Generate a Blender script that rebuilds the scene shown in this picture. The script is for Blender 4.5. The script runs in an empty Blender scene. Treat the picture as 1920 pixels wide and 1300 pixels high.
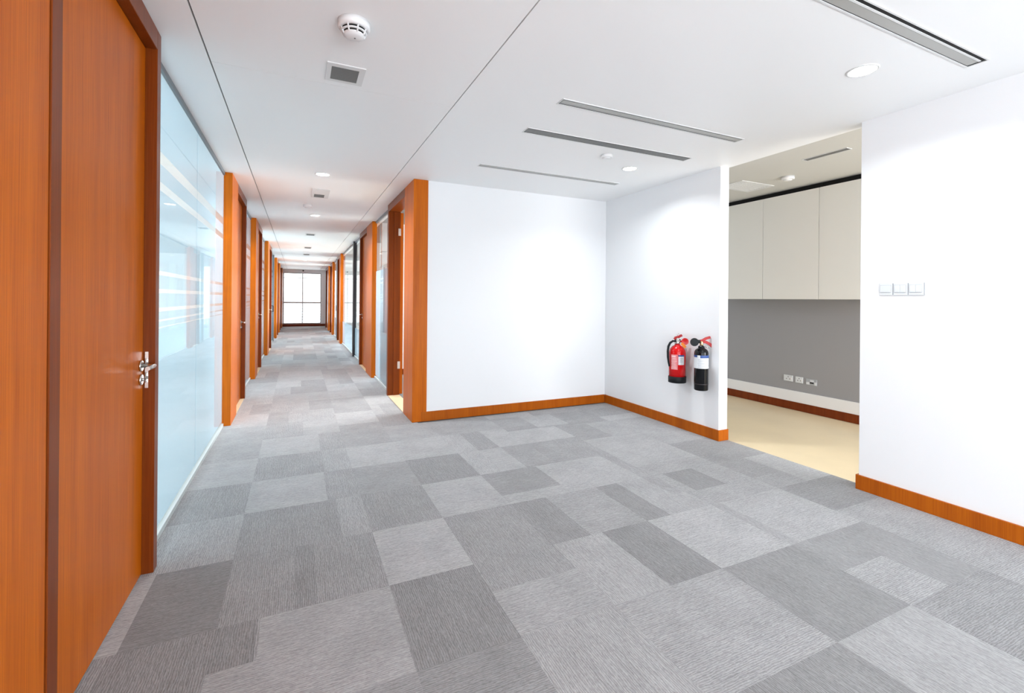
import bpy, bmesh, math, random
from mathutils import Vector, Matrix
from math import sin, cos, pi

# ------------------------------------------------------------------ camera, world, light, exposure
scene = bpy.context.scene
COL = scene.collection
IMG_W, IMG_H = 1920.0, 1300.0
F_PX, YAW, ROLL, PRINCIPAL_Y, EYE = 860.9, 0.4364, 0.0085, 561.3, 1.35

cam_data = bpy.data.cameras.new('camera')
cam = bpy.data.objects.new('camera', cam_data)
COL.objects.link(cam)
cam_data.sensor_fit = 'HORIZONTAL'
cam_data.sensor_width = 36.0
cam_data.lens = 36.0 * F_PX / IMG_W
cam_data.shift_y = -(IMG_H / 2 - PRINCIPAL_Y) / IMG_W
cam_data.clip_start = 0.05
cam_data.clip_end = 200
_f = Vector((sin(YAW), cos(YAW), 0)); _r = Vector((cos(YAW), -sin(YAW), 0)); _u = Vector((0, 0, 1))
_R = _r * cos(ROLL) + _u * sin(ROLL); _U = -_r * sin(ROLL) + _u * cos(ROLL)
cam.matrix_world = Matrix(((_R.x, _U.x, -_f.x, 0), (_R.y, _U.y, -_f.y, 0), (_R.z, _U.z, -_f.z, EYE), (0, 0, 0, 1)))
scene.camera = cam

world = bpy.data.worlds.new('overcast_sky')
scene.world = world
world.use_nodes = True
_bg = world.node_tree.nodes['Background']
_bg.inputs[0].default_value = (0.93, 0.97, 1.0, 1)
_bg.inputs[1].default_value = 2.8

def window_light(name, loc, rot, sx, sy, power, color=(0.95, 0.98, 1.0)):
    l = bpy.data.lights.new(name, 'AREA'); l.shape = 'RECTANGLE'; l.size = sx; l.size_y = sy
    l.energy = power; l.color = color
    o = bpy.data.objects.new(name, l); COL.objects.link(o); o.location = loc; o.rotation_euler = rot
    return o
# daylight at the glazed wall behind the camera and at the outer windows of the offices
window_light('daylight_rear', (1.5, -4.6, 1.5), (pi / 2, 0, 0), 4.0, 2.0, 14, (0.84, 0.92, 1.0))
# daylight of the side window behind the viewer on the left
window_light('daylight_side', (-0.74, -2.45, 1.4), (0, -pi / 2, 0), 2.0, 3.4, 78, (0.86, 0.93, 1.0))
# daylight at the pantry's own end window
window_light('daylight_pantry', (4.72, -1.27, 1.5), (pi / 2 - 0.45, 0, 0), 1.5, 1.6, 138, (0.93, 0.96, 1.0))
# added uplight, low at the same glazing, to brighten the ceiling
window_light('added_ceiling_uplight', (1.5, -4.42, 0.45), (pi / 2 + 1.22, 0, 0), 4.0, 0.5, 330, (0.85, 0.92, 1.0))
window_light('daylight_left', (-4.9, 10.0, 1.5), (0, -pi / 2, 0), 1.6, 27.0, 680, (0.88, 0.96, 1.0))
window_light('daylight_right', (7.2, 14.2, 1.5), (0, pi / 2, 0), 1.6, 18.0, 3600, (0.88, 0.96, 1.0))

scene.view_settings.view_transform = 'Standard'
scene.view_settings.look = 'None'
scene.view_settings.gamma = 1
scene.view_settings.use_curve_mapping = False
scene.cycles.max_bounces = 9
scene.view_settings.exposure = 0.20

# ------------------------------------------------------------------ key dimensions (metres)
XL, XG = -0.629, -0.700          # face of the left door frames, face of the left glazing
XR, XGR = 1.1315, 1.190          # the same on the right of the corridor
H = 2.65                         # ceiling
YB = 4.98                        # white back wall
XE, XE2 = 3.685, 3.80            # wall with the extinguishers, its two faces
XK = 5.64                        # rear wall of the pantry
YEND = 23.6

# ------------------------------------------------------------------ materials
MATS = {}
def new_mat(name):
    m = bpy.data.materials.new(name); m.use_nodes = True
    nt = m.node_tree; p = nt.nodes['Principled BSDF']
    MATS[name] = m
    return m, nt, p
def plain(name, col, rough=0.5, metal=0.0, spec=0.5, bump=0.0, bump_scale=200, var=0.0):
    m, nt, p = new_mat(name)
    p.inputs['Roughness'].default_value = rough
    p.inputs['Metallic'].default_value = metal
    p.inputs['Specular IOR Level'].default_value = spec
    p.inputs['Base Color'].default_value = (*col, 1)
    if bump or var:
        tc = nt.nodes.new('ShaderNodeTexCoord'); no = nt.nodes.new('ShaderNodeTexNoise')
        no.inputs['Scale'].default_value = bump_scale; no.inputs['Detail'].default_value = 3
        nt.links.new(tc.outputs['Object'], no.inputs['Vector'])
        if bump:
            b = nt.nodes.new('ShaderNodeBump'); b.inputs['Strength'].default_value = bump; b.inputs['Distance'].default_value = 0.002
            nt.links.new(no.outputs['Fac'], b.inputs['Height']); nt.links.new(b.outputs['Normal'], p.inputs['Normal'])
        if var:
            n2 = nt.nodes.new('ShaderNodeTexNoise'); n2.inputs['Scale'].default_value = 1.7; n2.inputs['Detail'].default_value = 5
            nt.links.new(tc.outputs['Object'], n2.inputs['Vector'])
            r = nt.nodes.new('ShaderNodeValToRGB')
            r.color_ramp.elements[0].position = 0.3; r.color_ramp.elements[1].position = 0.7
            r.color_ramp.elements[0].color = (*[c * (1 - var) for c in col], 1)
            r.color_ramp.elements[1].color = (*[min(1, c * (1 + var)) for c in col], 1)
            nt.links.new(n2.outputs['Fac'], r.inputs['Fac']); nt.links.new(r.outputs['Color'], p.inputs['Base Color'])
    return m

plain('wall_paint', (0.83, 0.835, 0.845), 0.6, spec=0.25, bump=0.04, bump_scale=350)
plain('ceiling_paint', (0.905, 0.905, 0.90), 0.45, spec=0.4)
plain('pantry_ceiling_shaded', (0.62, 0.61, 0.57), 0.6, spec=0.25)  # ceiling white darkened: the pantry's weaker light is put into the colour
plain('ceiling_gap', (0.18, 0.18, 0.18), 0.8, spec=0.1)
plain('grey_paint', (0.325, 0.325, 0.335), 0.6, spec=0.25, bump=0.04, bump_scale=350)
plain('cabinet_laminate', (0.84, 0.83, 0.78), 0.35, spec=0.4)
plain('cabinet_body', (0.55, 0.54, 0.50), 0.5)
plain('beige_stone', (0.78, 0.64, 0.42), 0.3, spec=0.4, var=0.06)
plain('white_plastic', (0.80, 0.80, 0.80), 0.35)
plain('switch_plastic', (0.70, 0.725, 0.745), 0.35)
plain('grey_plastic', (0.42, 0.44, 0.47), 0.4)
plain('vent_white', (0.74, 0.74, 0.73), 0.45)
plain('slat_grey', (0.17, 0.17, 0.165), 0.45)
plain('slot_blade', (0.42, 0.42, 0.40), 0.4, metal=0.2)
plain('slot_blade_dark', (0.16, 0.16, 0.155), 0.45, metal=0.2)
plain('near_black', (0.012, 0.012, 0.012), 0.6, spec=0.2)
plain('dark_metal', (0.035, 0.032, 0.035), 0.35, metal=0.6)
plain('channel_metal', (0.20, 0.23, 0.25), 0.4, metal=0.5)
plain('channel_light', (0.55, 0.60, 0.60), 0.4, metal=0.1)
plain('window_metal', (0.52, 0.52, 0.53), 0.4, metal=0.2)
plain('stainless', (0.62, 0.60, 0.57), 0.24, metal=1.0)
plain('brass', (0.6, 0.45, 0.25), 0.3, metal=1.0)
plain('red_enamel', (0.62, 0.004, 0.006), 0.22, spec=0.4)
plain('red_plastic', (0.40, 0.012, 0.012), 0.4, spec=0.3)
plain('black_enamel', (0.004, 0.0045, 0.006), 0.13, spec=0.3)
plain('black_rubber', (0.010, 0.012, 0.014), 0.5, spec=0.2)
plain('label_white', (0.72, 0.74, 0.76), 0.5)
plain('label_pink', (0.72, 0.20, 0.21), 0.5)
plain('label_blue', (0.03, 0.08, 0.28), 0.5)
plain('print_grey', (0.32, 0.34, 0.38), 0.6)
plain('print_light', (0.82, 0.55, 0.55), 0.6)
plain('tag_orange', (0.85, 0.25, 0.03), 0.5)
plain('blind_grey', (0.62, 0.64, 0.66), 0.6)
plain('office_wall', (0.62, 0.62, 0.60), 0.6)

def wood(name, col, dark, rough=0.36):
    m, nt, p = new_mat(name)
    tc = nt.nodes.new('ShaderNodeTexCoord')
    def streak(sx, sz, detail):
        mp = nt.nodes.new('ShaderNodeMapping'); mp.inputs['Scale'].default_value = (sx, sx, sz)
        n = nt.nodes.new('ShaderNodeTexNoise'); n.inputs['Scale'].default_value = 1.0; n.inputs['Detail'].default_value = detail
        n.inputs['Roughness'].default_value = 0.6
        nt.links.new(tc.outputs['Object'], mp.inputs['Vector']); nt.links.new(mp.outputs['Vector'], n.inputs['Vector'])
        return n
    fine = streak(210, 3.2, 4); broad = streak(14, 0.5, 3)
    mx = nt.nodes.new('ShaderNodeMath'); mx.operation = 'MULTIPLY_ADD'; mx.inputs[1].default_value = 0.55
    m2 = nt.nodes.new('ShaderNodeMath'); m2.operation = 'MULTIPLY'; m2.inputs[1].default_value = 0.45
    nt.links.new(broad.outputs['Fac'], m2.inputs[0])
    nt.links.new(fine.outputs['Fac'], mx.inputs[0]); nt.links.new(m2.outputs[0], mx.inputs[2])
    r = nt.nodes.new('ShaderNodeValToRGB')
    r.color_ramp.elements[0].position = 0.36; r.color_ramp.elements[0].color = (*dark, 1)
    r.color_ramp.elements[1].position = 0.62; r.color_ramp.elements[1].color = (*col, 1)
    nt.links.new(mx.outputs[0], r.inputs['Fac']); nt.links.new(r.outputs['Color'], p.inputs['Base Color'])
    p.inputs['Roughness'].default_value = rough
    p.inputs['Specular IOR Level'].default_value = 0.15
    return m
wood('cherry_veneer', (0.60, 0.143, 0.003), (0.41, 0.080, 0.0015))
wood('cherry_solid', (0.46, 0.112, 0.005), (0.33, 0.067, 0.003), 0.34)
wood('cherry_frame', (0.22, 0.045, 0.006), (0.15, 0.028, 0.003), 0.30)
wood('cherry_dark', (0.20, 0.040, 0.008), (0.13, 0.022, 0.004), 0.35)

def glass_thin(name, tint, boost=1.0):
    m, nt, p = new_mat(name)
    nt.nodes.remove(p); out = nt.nodes['Material Output']
    tr = nt.nodes.new('ShaderNodeBsdfTransparent'); tr.inputs['Color'].default_value = (*tint, 1)
    gl = nt.nodes.new('ShaderNodeBsdfGlossy'); gl.inputs['Roughness'].default_value = 0.02
    fr = nt.nodes.new('ShaderNodeFresnel'); fr.inputs['IOR'].default_value = 1.5
    mx = nt.nodes.new('ShaderNodeMixShader')
    ge = nt.nodes.new('ShaderNodeNewGeometry'); fm = nt.nodes.new('ShaderNodeMath'); fm.operation = 'MULTIPLY'
    iv = nt.nodes.new('ShaderNodeMath'); iv.operation = 'SUBTRACT'; iv.inputs[0].default_value = 1.0
    nt.links.new(ge.outputs['Backfacing'], iv.inputs[1]); nt.links.new(fr.outputs[0], fm.inputs[0]); nt.links.new(iv.outputs[0], fm.inputs[1])
    nt.links.new(fm.outputs[0], mx.inputs[0]); nt.links.new(tr.outputs[0], mx.inputs[1]); nt.links.new(gl.outputs[0], mx.inputs[2])
    nt.links.new(mx.outputs[0], out.inputs[0])
    return m
glass_thin('clear_glass', (0.935, 0.97, 0.985))
glass_thin('window_glass', (0.96, 0.98, 0.98))

def film(name, col):
    m, nt, p = new_mat(name)
    nt.nodes.remove(p); out = nt.nodes['Material Output']
    d = nt.nodes.new('ShaderNodeBsdfDiffuse'); d.inputs['Color'].default_value = (*col, 1)
    t = nt.nodes.new('ShaderNodeBsdfTranslucent'); t.inputs['Color'].default_value = (*col, 1)
    mx = nt.nodes.new('ShaderNodeMixShader'); mx.inputs[0].default_value = 0.55
    nt.links.new(d.outputs[0], mx.inputs[1]); nt.links.new(t.outputs[0], mx.inputs[2])
    nt.links.new(mx.outputs[0], out.inputs[0])
    return m
film('frosted_film', (0.80, 0.905, 0.965))

def emit(name, col, s):
    m, nt, p = new_mat(name)
    p.inputs['Emission Color'].default_value = (*col, 1); p.inputs['Emission Strength'].default_value = s
    return m
emit('lamp_lens', (1.0, 0.97, 0.90), 6.0)

def carpet():
    m, nt, p = new_mat('carpet_pile')
    at = nt.nodes.new('ShaderNodeAttribute'); at.attribute_name = 'tone'
    uv = nt.nodes.new('ShaderNodeUVMap'); uv.uv_map = 'thread'
    def nz(sx, sy, sc, det, dist=0.0):
        mp = nt.nodes.new('ShaderNodeMapping'); mp.inputs['Scale'].default_value = (sx, sy, 1)
        n = nt.nodes.new('ShaderNodeTexNoise'); n.inputs['Scale'].default_value = sc; n.inputs['Detail'].default_value = det
        n.inputs['Distortion'].default_value = dist
        nt.links.new(uv.outputs[0], mp.inputs['Vector']); nt.links.new(mp.outputs[0], n.inputs['Vector'])
        return n
    c = nz(5, 5, 1.0, 2)
    def wv(scale, dist, dscale, rough):
        mp = nt.nodes.new('ShaderNodeMapping'); mp.inputs['Scale'].default_value = (0.16, 1, 1)
        w = nt.nodes.new('ShaderNodeTexWave'); w.bands_direction = 'Y'; w.inputs['Scale'].default_value = scale
        w.inputs['Distortion'].default_value = dist; w.inputs['Detail'].default_value = 2; w.inputs['Detail Scale'].default_value = dscale; w.inputs['Detail Roughness'].default_value = rough
        nt.links.new(uv.outputs[0], mp.inputs['Vector']); nt.links.new(mp.outputs[0], w.inputs['Vector'])
        return w
    a = wv(36, 7.0, 2.6, 0.65); b = nz(70, 190, 1.0, 2, 0.8)
    ad = nt.nodes.new('ShaderNodeMath'); ad.operation = 'MULTIPLY_ADD'; ad.inputs[1].default_value = 0.34
    b2 = nt.nodes.new('ShaderNodeMath'); b2.operation = 'MULTIPLY'; b2.inputs[1].default_value = 0.66
    nt.links.new(b.outputs['Fac'], b2.inputs[0]); nt.links.new(a.outputs['Fac'], ad.inputs[0]); nt.links.new(b2.outputs[0], ad.inputs[2])
    r = nt.nodes.new('ShaderNodeMapRange'); r.inputs['From Min'].default_value = 0.22; r.inputs['From Max'].default_value = 0.78
    r.inputs['To Min'].default_value = 0.68; r.inputs['To Max'].default_value = 1.32
    nt.links.new(ad.outputs[0], r.inputs['Value'])
    r2 = nt.nodes.new('ShaderNodeMapRange'); r2.inputs['From Min'].default_value = 0.3; r2.inputs['From Max'].default_value = 0.7
    r2.inputs['To Min'].default_value = 0.93; r2.inputs['To Max'].default_value = 1.07
    nt.links.new(c.outputs['Fac'], r2.inputs['Value'])
    mm = nt.nodes.new('ShaderNodeMath'); mm.operation = 'MULTIPLY'
    nt.links.new(r.outputs[0], mm.inputs[0]); nt.links.new(r2.outputs[0], mm.inputs[1])
    vm = nt.nodes.new('ShaderNodeVectorMath'); vm.operation = 'SCALE'
    nt.links.new(at.outputs['Color'], vm.inputs[0]); nt.links.new(mm.outputs[0], vm.inputs['Scale'])
    nt.links.new(vm.outputs[0], p.inputs['Base Color'])
    bp = nt.nodes.new('ShaderNodeBump'); bp.inputs['Strength'].default_value = 0.5; bp.inputs['Distance'].default_value = 0.004
    nt.links.new(ad.outputs[0], bp.inputs['Height']); nt.links.new(bp.outputs[0], p.inputs['Normal'])
    p.inputs['Roughness'].default_value = 0.9; p.inputs['Specular IOR Level'].default_value = 0.12
    p.inputs['Sheen Weight'].default_value = 0.15
carpet()
plain('carpet_backing', (0.25, 0.25, 0.25), 0.9, spec=0.1, bump=0.3, bump_scale=300)

# ------------------------------------------------------------------ mesh helpers
def box(bm, x0, x1, y0, y1, z0, z1, bev=0.0):
    x0, x1 = min(x0, x1), max(x0, x1); y0, y1 = min(y0, y1), max(y0, y1); z0, z1 = min(z0, z1), max(z0, z1)
    g = bmesh.ops.create_cube(bm, size=1.0)
    for v in g['verts']:
        v.co = Vector(((x0 + x1) / 2 + v.co.x * (x1 - x0), (y0 + y1) / 2 + v.co.y * (y1 - y0), (z0 + z1) / 2 + v.co.z * (z1 - z0)))
    if bev:
        es = list({e for v in g['verts'] for e in v.link_edges})
        bmesh.ops.bevel(bm, geom=es, offset=bev, segments=1, affect='EDGES', profile=0.5)
def tube(bm, pts, r, n=10, cap=True):
    rs = r if isinstance(r, (list, tuple)) else [r] * len(pts)
    rings = []
    pts = [Vector(p) for p in pts]
    prev = None
    for i, p in enumerate(pts):
        t = (pts[min(i + 1, len(pts) - 1)] - pts[max(i - 1, 0)]).normalized()
        if prev is None:
            a = Vector((0, 0, 1)) if abs(t.z) < 0.9 else Vector((1, 0, 0))
            e1 = t.cross(a).normalized()
        else:
            e1 = (prev - t * prev.dot(t)).normalized()
        prev = e1
        e2 = t.cross(e1)
        rings.append([bm.verts.new(p + (e1 * cos(2 * pi * k / n) + e2 * sin(2 * pi * k / n)) * rs[i]) for k in range(n)])
    for a, b in zip(rings, rings[1:]):
        for k in range(n):
            f = bm.faces.new((a[k], a[(k + 1) % n], b[(k + 1) % n], b[k])); f.smooth = True
    if cap:
        bm.faces.new(rings[0][::-1]); bm.faces.new(rings[-1])
def lathe(bm, prof, c=(0, 0, 0), n=28, axis='z', smooth=True, cap=True):
    rings = []
    for r, h in prof:
        ring = []
        for k in range(n):
            a = 2 * pi * k / n
            x, y = r * cos(a), r * sin(a)
            q = {'z': (x, y, h), 'x': (h, x, y), 'y': (x, h, y)}[axis]
            ring.append(bm.verts.new(Vector(c) + Vector(q)))
        rings.append(ring)
    for a, b in zip(rings, rings[1:]):
        for k in range(n):
            f = bm.faces.new((a[k], a[(k + 1) % n], b[(k + 1) % n], b[k])); f.smooth = smooth
    if cap:
        bm.faces.new(rings[0][::-1]); bm.faces.new(rings[-1])
def prism(bm, poly, axis, a0, a1):
    """poly: 2-D outline in the two other axes, extruded along axis from a0 to a1"""
    def mk(p, a): return {'x': (a, p[0], p[1]), 'y': (p[0], a, p[1]), 'z': (p[0], p[1], a)}[axis]
    A = [bm.verts.new(mk(p, a0)) for p in poly]; B = [bm.verts.new(mk(p, a1)) for p in poly]
    n = len(poly)
    for k in range(n): bm.faces.new((A[k], A[(k + 1) % n], B[(k + 1) % n], B[k]))
    bm.faces.new(A[::-1]); bm.faces.new(B)
def obj(name, bm, mat, parent=None, origin=None):
    bmesh.ops.recalc_face_normals(bm, faces=bm.faces)
    me = bpy.data.meshes.new(name); 
    if parent is not None: off = Vector(parent['_w'])
    else: off = Vector(origin or (0, 0, 0))
    if origin is not None and parent is not None: off = Vector(origin)
    bmesh.ops.translate(bm, verts=bm.verts, vec=-off)
    bm.to_mesh(me); bm.free()
    me.materials.append(MATS[mat])
    o = bpy.data.objects.new(name, me); COL.objects.link(o)
    o['_w'] = off[:]
    if parent is not None:
        o.parent = parent; o.location = off - Vector(parent['_w'])
    else:
        o.location = off
    return o
def empty(name, loc, label, cat, group=None, kind=None):
    o = bpy.data.objects.new(name, None); COL.objects.link(o); o.location = loc; o['_w'] = tuple(loc)
    o.empty_display_size = 0.05
    return tag(o, label, cat, group, kind)
def tag(o, label, cat, group=None, kind=None):
    o['label'] = label; o['category'] = cat
    if group: o['group'] = group
    if kind: o['kind'] = kind
    return o
def B(*a, bev=0.0):
    bm = bmesh.new(); box(bm, *a, bev=bev); return bm
def boxobj(name, mat, parent, *a, bev=0.0):
    return obj(name, B(*a, bev=bev), mat, parent)
def struct(name, mat, label, cat, *a, bev=0.0):
    o = obj(name, B(*a, bev=bev), mat)
    return tag(o, label, cat, kind='structure')

# ------------------------------------------------------------------ floors
floor = obj('floor', B(-0.80, XE2 - 0.005, -4.5, YEND + 0.1, -0.15, -0.006), 'carpet_backing')
tag(floor, 'grey carpet tile floor of the lobby and long corridor', 'floor', kind='structure')

GX = [-0.72, -0.29, 0.40, 0.82, 1.28, 1.95, 2.49, 3.16, 3.79]
GY = [1.10 + 0.546 * k for k in range(-3, 42)]
BLK = [(-0.61,-0.28,2.28,2.83,140,'x'),(-0.63,-0.29,1.5,2.28,150,'y'),(-0.29,-0.14,1.94,2.27,145,'y'),(-0.13,0.38,1.60,2.25,172,'x'),
(-0.30,-0.13,1.5,1.94,170,'x'),(-0.29,0.40,2.25,3.34,158,'y'),(0.0,0.09,2.25,2.75,149,'y'),(0.24,0.40,2.75,3.30,171,'y'),(0.40,0.81,2.74,3.27,158,'y'),(0.40,0.82,2.25,2.73,180,'x'),
(0.81,1.27,2.78,3.26,178,'x'),(-0.28,0.19,3.33,3.80,177,'x'),(0.19,0.40,3.33,3.83,164,'y'),(-0.28,0.20,3.80,4.39,160,'y'),(0.20,0.40,3.83,4.38,170,'y'),(0.40,0.81,3.29,3.92,161,'x'),(0.81,1.27,3.23,3.91,152,'y'),
(-0.72,-0.30,3.92,4.43,175,'x'),(-0.72,-0.29,3.33,3.92,160,'y'),(-0.72,-0.29,2.83,3.34,173,'y'),(-0.29,0.19,4.36,4.89,178,'x'),(0.19,0.40,4.38,4.92,165,'y'),
(0.40,0.86,3.92,4.45,181,'x'),(0.86,1.28,3.92,4.44,177,'x'),(0.40,0.83,4.45,5.18,163,'x'),(0.83,1.28,4.45,4.96,168,'x'),(0.40,0.83,5.16,5.70,179,'x'),(0.39,0.82,5.72,6.44,160,'x'),
(-0.29,0.06,4.91,5.47,163,'y'),(0.06,0.39,4.91,5.45,174,'x'),(-0.72,-0.29,4.43,5.25,165,'x'),(0.83,1.15,4.96,5.54,158,'y'),
(1.68,2.45,3.77,4.25,180,'x'),(1.47,1.68,3.80,4.37,160,'y'),(1.28,1.47,3.27,4.37,176,'y'),(1.68,2.20,3.31,3.79,162,'x'),(1.47,1.68,3.27,3.79,176,'x'),(2.48,2.85,3.70,4.19,160,'x'),
(2.67,3.20,4.21,4.70,160,'x'),(2.31,2.69,4.27,4.71,176,'x'),(1.9,2.31,4.30,4.75,164,'x'),(1.28,1.9,4.37,4.92,167,'x'),(2.45,3.7,4.72,4.98,166,'x'),(1.28,1.75,2.88,3.24,155,'x'),(1.28,1.95,2.74,2.88,174,'x'),(1.75,2.38,2.74,3.27,177,'x'),
(2.49,3.16,2.94,3.66,176,'x'),(2.85,3.68,3.68,4.19,170,'x'),(3.19,3.79,2.77,3.20,156,'x'),(3.16,3.79,3.20,3.68,172,'x'),(2.38,2.53,2.42,3.20,164,'y'),(2.53,3.16,2.24,2.94,168,'x'),(2.58,2.88,2.40,2.74,147,'y'),
(1.97,2.14,2.24,2.72,151,'y'),(2.14,2.38,2.24,2.74,173,'y'),(1.28,1.54,2.22,2.75,152,'y'),(1.54,1.97,2.23,2.74,166,'x'),(1.95,2.49,1.64,2.22,178,'x'),(1.61,1.95,1.63,2.21,145,'y'),
(1.28,1.61,1.63,2.21,173,'y'),(0.82,1.28,1.90,2.77,161,'y'),(0.40,0.83,1.64,2.25,148,'y'),(0.82,1.28,1.64,1.95,172,'x'),(0.40,0.83,1.0,1.63,152,'x'),(0.83,1.28,1.0,1.61,170,'y'),
(1.28,1.95,1.10,1.63,168,'x'),(1.95,2.49,1.11,1.63,148,'y'),(2.49,3.14,1.11,1.63,155,'y'),(2.50,2.83,1.13,1.38,171,'x'),(2.49,3.16,0.5,1.10,154,'x'),(1.97,2.48,0.5,1.10,172,'y'),
(1.28,1.95,0.5,1.10,148,'y'),(2.57,3.19,1.64,2.22,176,'x'),(2.49,2.57,1.64,2.22,167,'y'),(3.20,3.79,1.80,2.23,150,'x'),(3.16,3.79,0.9,1.80,168,'x'),(3.50,3.79,2.23,2.70,174,'x'),(3.16,3.48,2.40,2.71,159,'x')]
def snap(v, grid, tol=0.055):
    g = min(grid, key=lambda q: abs(q - v)); return g if abs(g - v) < tol else v
BLK = [(snap(a, GX), snap(b, GX), snap(c, GY, 0.1), snap(d, GY, 0.1), t, r) for a, b, c, d, t, r in BLK]
rng = random.Random(7)
def lin(g):
    g /= 255.0
    return g / 12.92 if g <= 0.04045 else ((g + 0.055) / 1.055) ** 2.4
CARPET_GAIN = 0.80
def carpet_tile(x0, x1, y0, y1):
    g = 0.0002
    hit = [b for b in BLK if b[0] < x1 - 0.005 and b[1] > x0 + 0.005 and b[2] < y1 - 0.005 and b[3] > y0 + 0.005]
    xs, ys = {x0 + g, x1 - g}, {y0 + g, y1 - g}
    for b in hit:
        for v in b[:2]:
            if x0 + 0.01 < v < x1 - 0.01: xs.add(v)
        for v in b[2:4]:
            if y0 + 0.01 < v < y1 - 0.01: ys.add(v)
    dflt = rng.choice([158, 163, 168, 172, 176, 179]); dd = rng.choice('xy'); alt = rng.choice([156, 162, 168, 174, 178]); cut = None
    if not hit:
        if rng.random() < 0.6:
            cut = x0 + (x1 - x0) * rng.choice([0.3, 0.5, 0.62]); xs.add(cut)
    xs, ys = sorted(xs), sorted(ys)
    bm = bmesh.new()
    tone = bm.loops.layers.float_color.new('tone'); uvl = bm.loops.layers.uv.new('thread')
    V = [[bm.verts.new((x, y, 0)) for y in ys] for x in xs]
    jx, jy = rng.random() * 30, rng.random() * 30
    for i in range(len(xs) - 1):
        for j in range(len(ys) - 1):
            f = bm.faces.new((V[i][j], V[i + 1][j], V[i + 1][j + 1], V[i][j + 1]))
            cx, cy = (xs[i] + xs[i + 1]) / 2, (ys[j] + ys[j + 1]) / 2
            t, d = dflt, dd
            if cut is not None and cx > cut: t, d = alt, ('x' if dd == 'y' else 'y')
            for b in BLK:
                if b[0] < cx < b[1] and b[2] < cy < b[3]: t, d = b[4], b[5]
            t = lin(t) * CARPET_GAIN
            for lp in f.loops:
                lp[tone] = (t * 1.01, t, t * 1.005, 1)
                lp[uvl].uv = (lp.vert.co.x + jx, lp.vert.co.y + jy) if d == 'x' else (lp.vert.co.y + jx, lp.vert.co.x + jy)
    be = [e for e in bm.edges if e.is_boundary]
    r = bmesh.ops.extrude_edge_only(bm, edges=be)
    for v in r['geom']:
        if isinstance(v, bmesh.types.BMVert): v.co.z = -0.006
    return obj('carpet_tile', bm, 'carpet_pile', floor, origin=((x0 + x1) / 2, (y0 + y1) / 2, 0))
for j in range(len(GY) - 1):
    y0, y1 = GY[j], min(GY[j + 1], YEND - 0.02)
    for i in range(len(GX) - 1):
        x0, x1 = GX[i], GX[i + 1]
        if y1 > YB + 0.02 and y0 > YB - 0.3 and x0 > 1.2: continue
        yy1 = y1
        if i == 0: x0 = -0.705
        if x0 > 1.2: yy1 = min(y1, YB)
        if i == 3 and y0 > YB - 0.1: x1 = XGR
        if i == 3 and y0 <= YB - 0.1 < y1: yy1 = y1
        if yy1 - y0 < 0.03: continue
        carpet_tile(x0, x1, y0, yy1)

fk = struct('floor_kitchen', 'beige_stone', 'smooth beige pantry floor beyond the opening', 'floor', XE2 - 0.005, XK + 0.1, -1.2, YB + 0.3, -0.15, -0.002)
fl = struct('floor_office_left', 'beige_stone', 'pale office floor behind the blue glass partitions', 'floor', -4.85, -0.80, -4.5, YEND + 0.1, -0.15, -0.008)
fr = struct('floor_office_right', 'beige_stone', 'pale beige floor inside the open doorway by the white wall', 'floor', XGR + 0.03, 7.0, YB + 0.12, YEND + 0.1, -0.15, -0.007)

# ------------------------------------------------------------------ ceiling
ceiling = struct('ceiling', 'ceiling_gap', 'white panelled ceiling over lobby and corridor', 'ceiling', -0.80, XE2, -4.5, YEND + 0.1, H + 0.012, H + 0.15)
JL, JR = -0.448, 0.941
G2 = 0.0035
ybreaks = [-4.5, -3.0, 0.0, 3.005, 6.9, 10.9, 14.8, 18.8, YEND]
for a, b in zip(ybreaks, ybreaks[1:]):
    boxobj('ceiling_panel', 'ceiling_paint', ceiling, JL + 0.004, JR - G2, a + 0.0015, b - 0.0015, H, H + 0.013)
boxobj('ceiling_panel', 'ceiling_paint', ceiling, -0.80, JL - 0.004, -4.5, YEND, H, H + 0.013)
boxobj('ceiling_panel', 'ceiling_paint', ceiling, JR + G2, XE2, -4.5, YB + 0.1, H, H + 0.013)
boxobj('ceiling_panel', 'ceiling_paint', ceiling, JR + G2, 1.30, YB + 0.1, YEND, H, H + 0.013)
struct('ceiling_kitchen', 'pantry_ceiling_shaded', 'dim pantry ceiling seen above the wall cabinets', 'ceiling', XE2, XK + 0.1, -1.2, YB + 0.3, 2.70, 2.80)
struct('ceiling_office_left', 'ceiling_paint', 'office ceiling behind the blue glass partitions', 'ceiling', -4.85, -0.80, -4.5, YEND + 0.1, H + 0.02, H + 0.15)
struct('ceiling_office_right', 'ceiling_paint', 'office ceiling behind the glazing past the white wall', 'ceiling', 1.30, 7.0, YB + 0.1, YEND + 0.1, H + 0.02, H + 0.15)

# ------------------------------------------------------------------ walls
struct('wall_back', 'wall_paint', 'white wall facing the lobby beside the corridor mouth', 'wall', 1.226, XE2, YB, YB + 0.12, 0, H + 0.01)
struct('wall_extinguisher', 'wall_paint', 'short white wall carrying the two fire extinguishers', 'wall', XE, XE2, 3.165, YB, 0, H + 0.01, bev=0.002)
struct('wall_right', 'wall_paint', 'white wall with the three light switches', 'wall', XE, XE2, -4.5, 1.945, 0, H + 0.01, bev=0.002)
struct('wall_kitchen', 'grey_paint', 'grey pantry wall under the wall cabinets', 'wall', XK, XK + 0.1, -1.2, YB + 0.3, 0, 2.75)
struct('wall_kitchen_end', 'wall_paint', 'white end wall of the pantry', 'wall', XE2, XK, YB + 0.12, YB + 0.3, 0, 2.75)
wp = empty('window_pantry', (4.72, -1.25, 0), 'end window of the pantry', 'window', kind='structure')
boxobj('sill', 'wall_paint', wp, XE2, XK, -1.3, -1.2, 0, 0.65)
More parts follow.
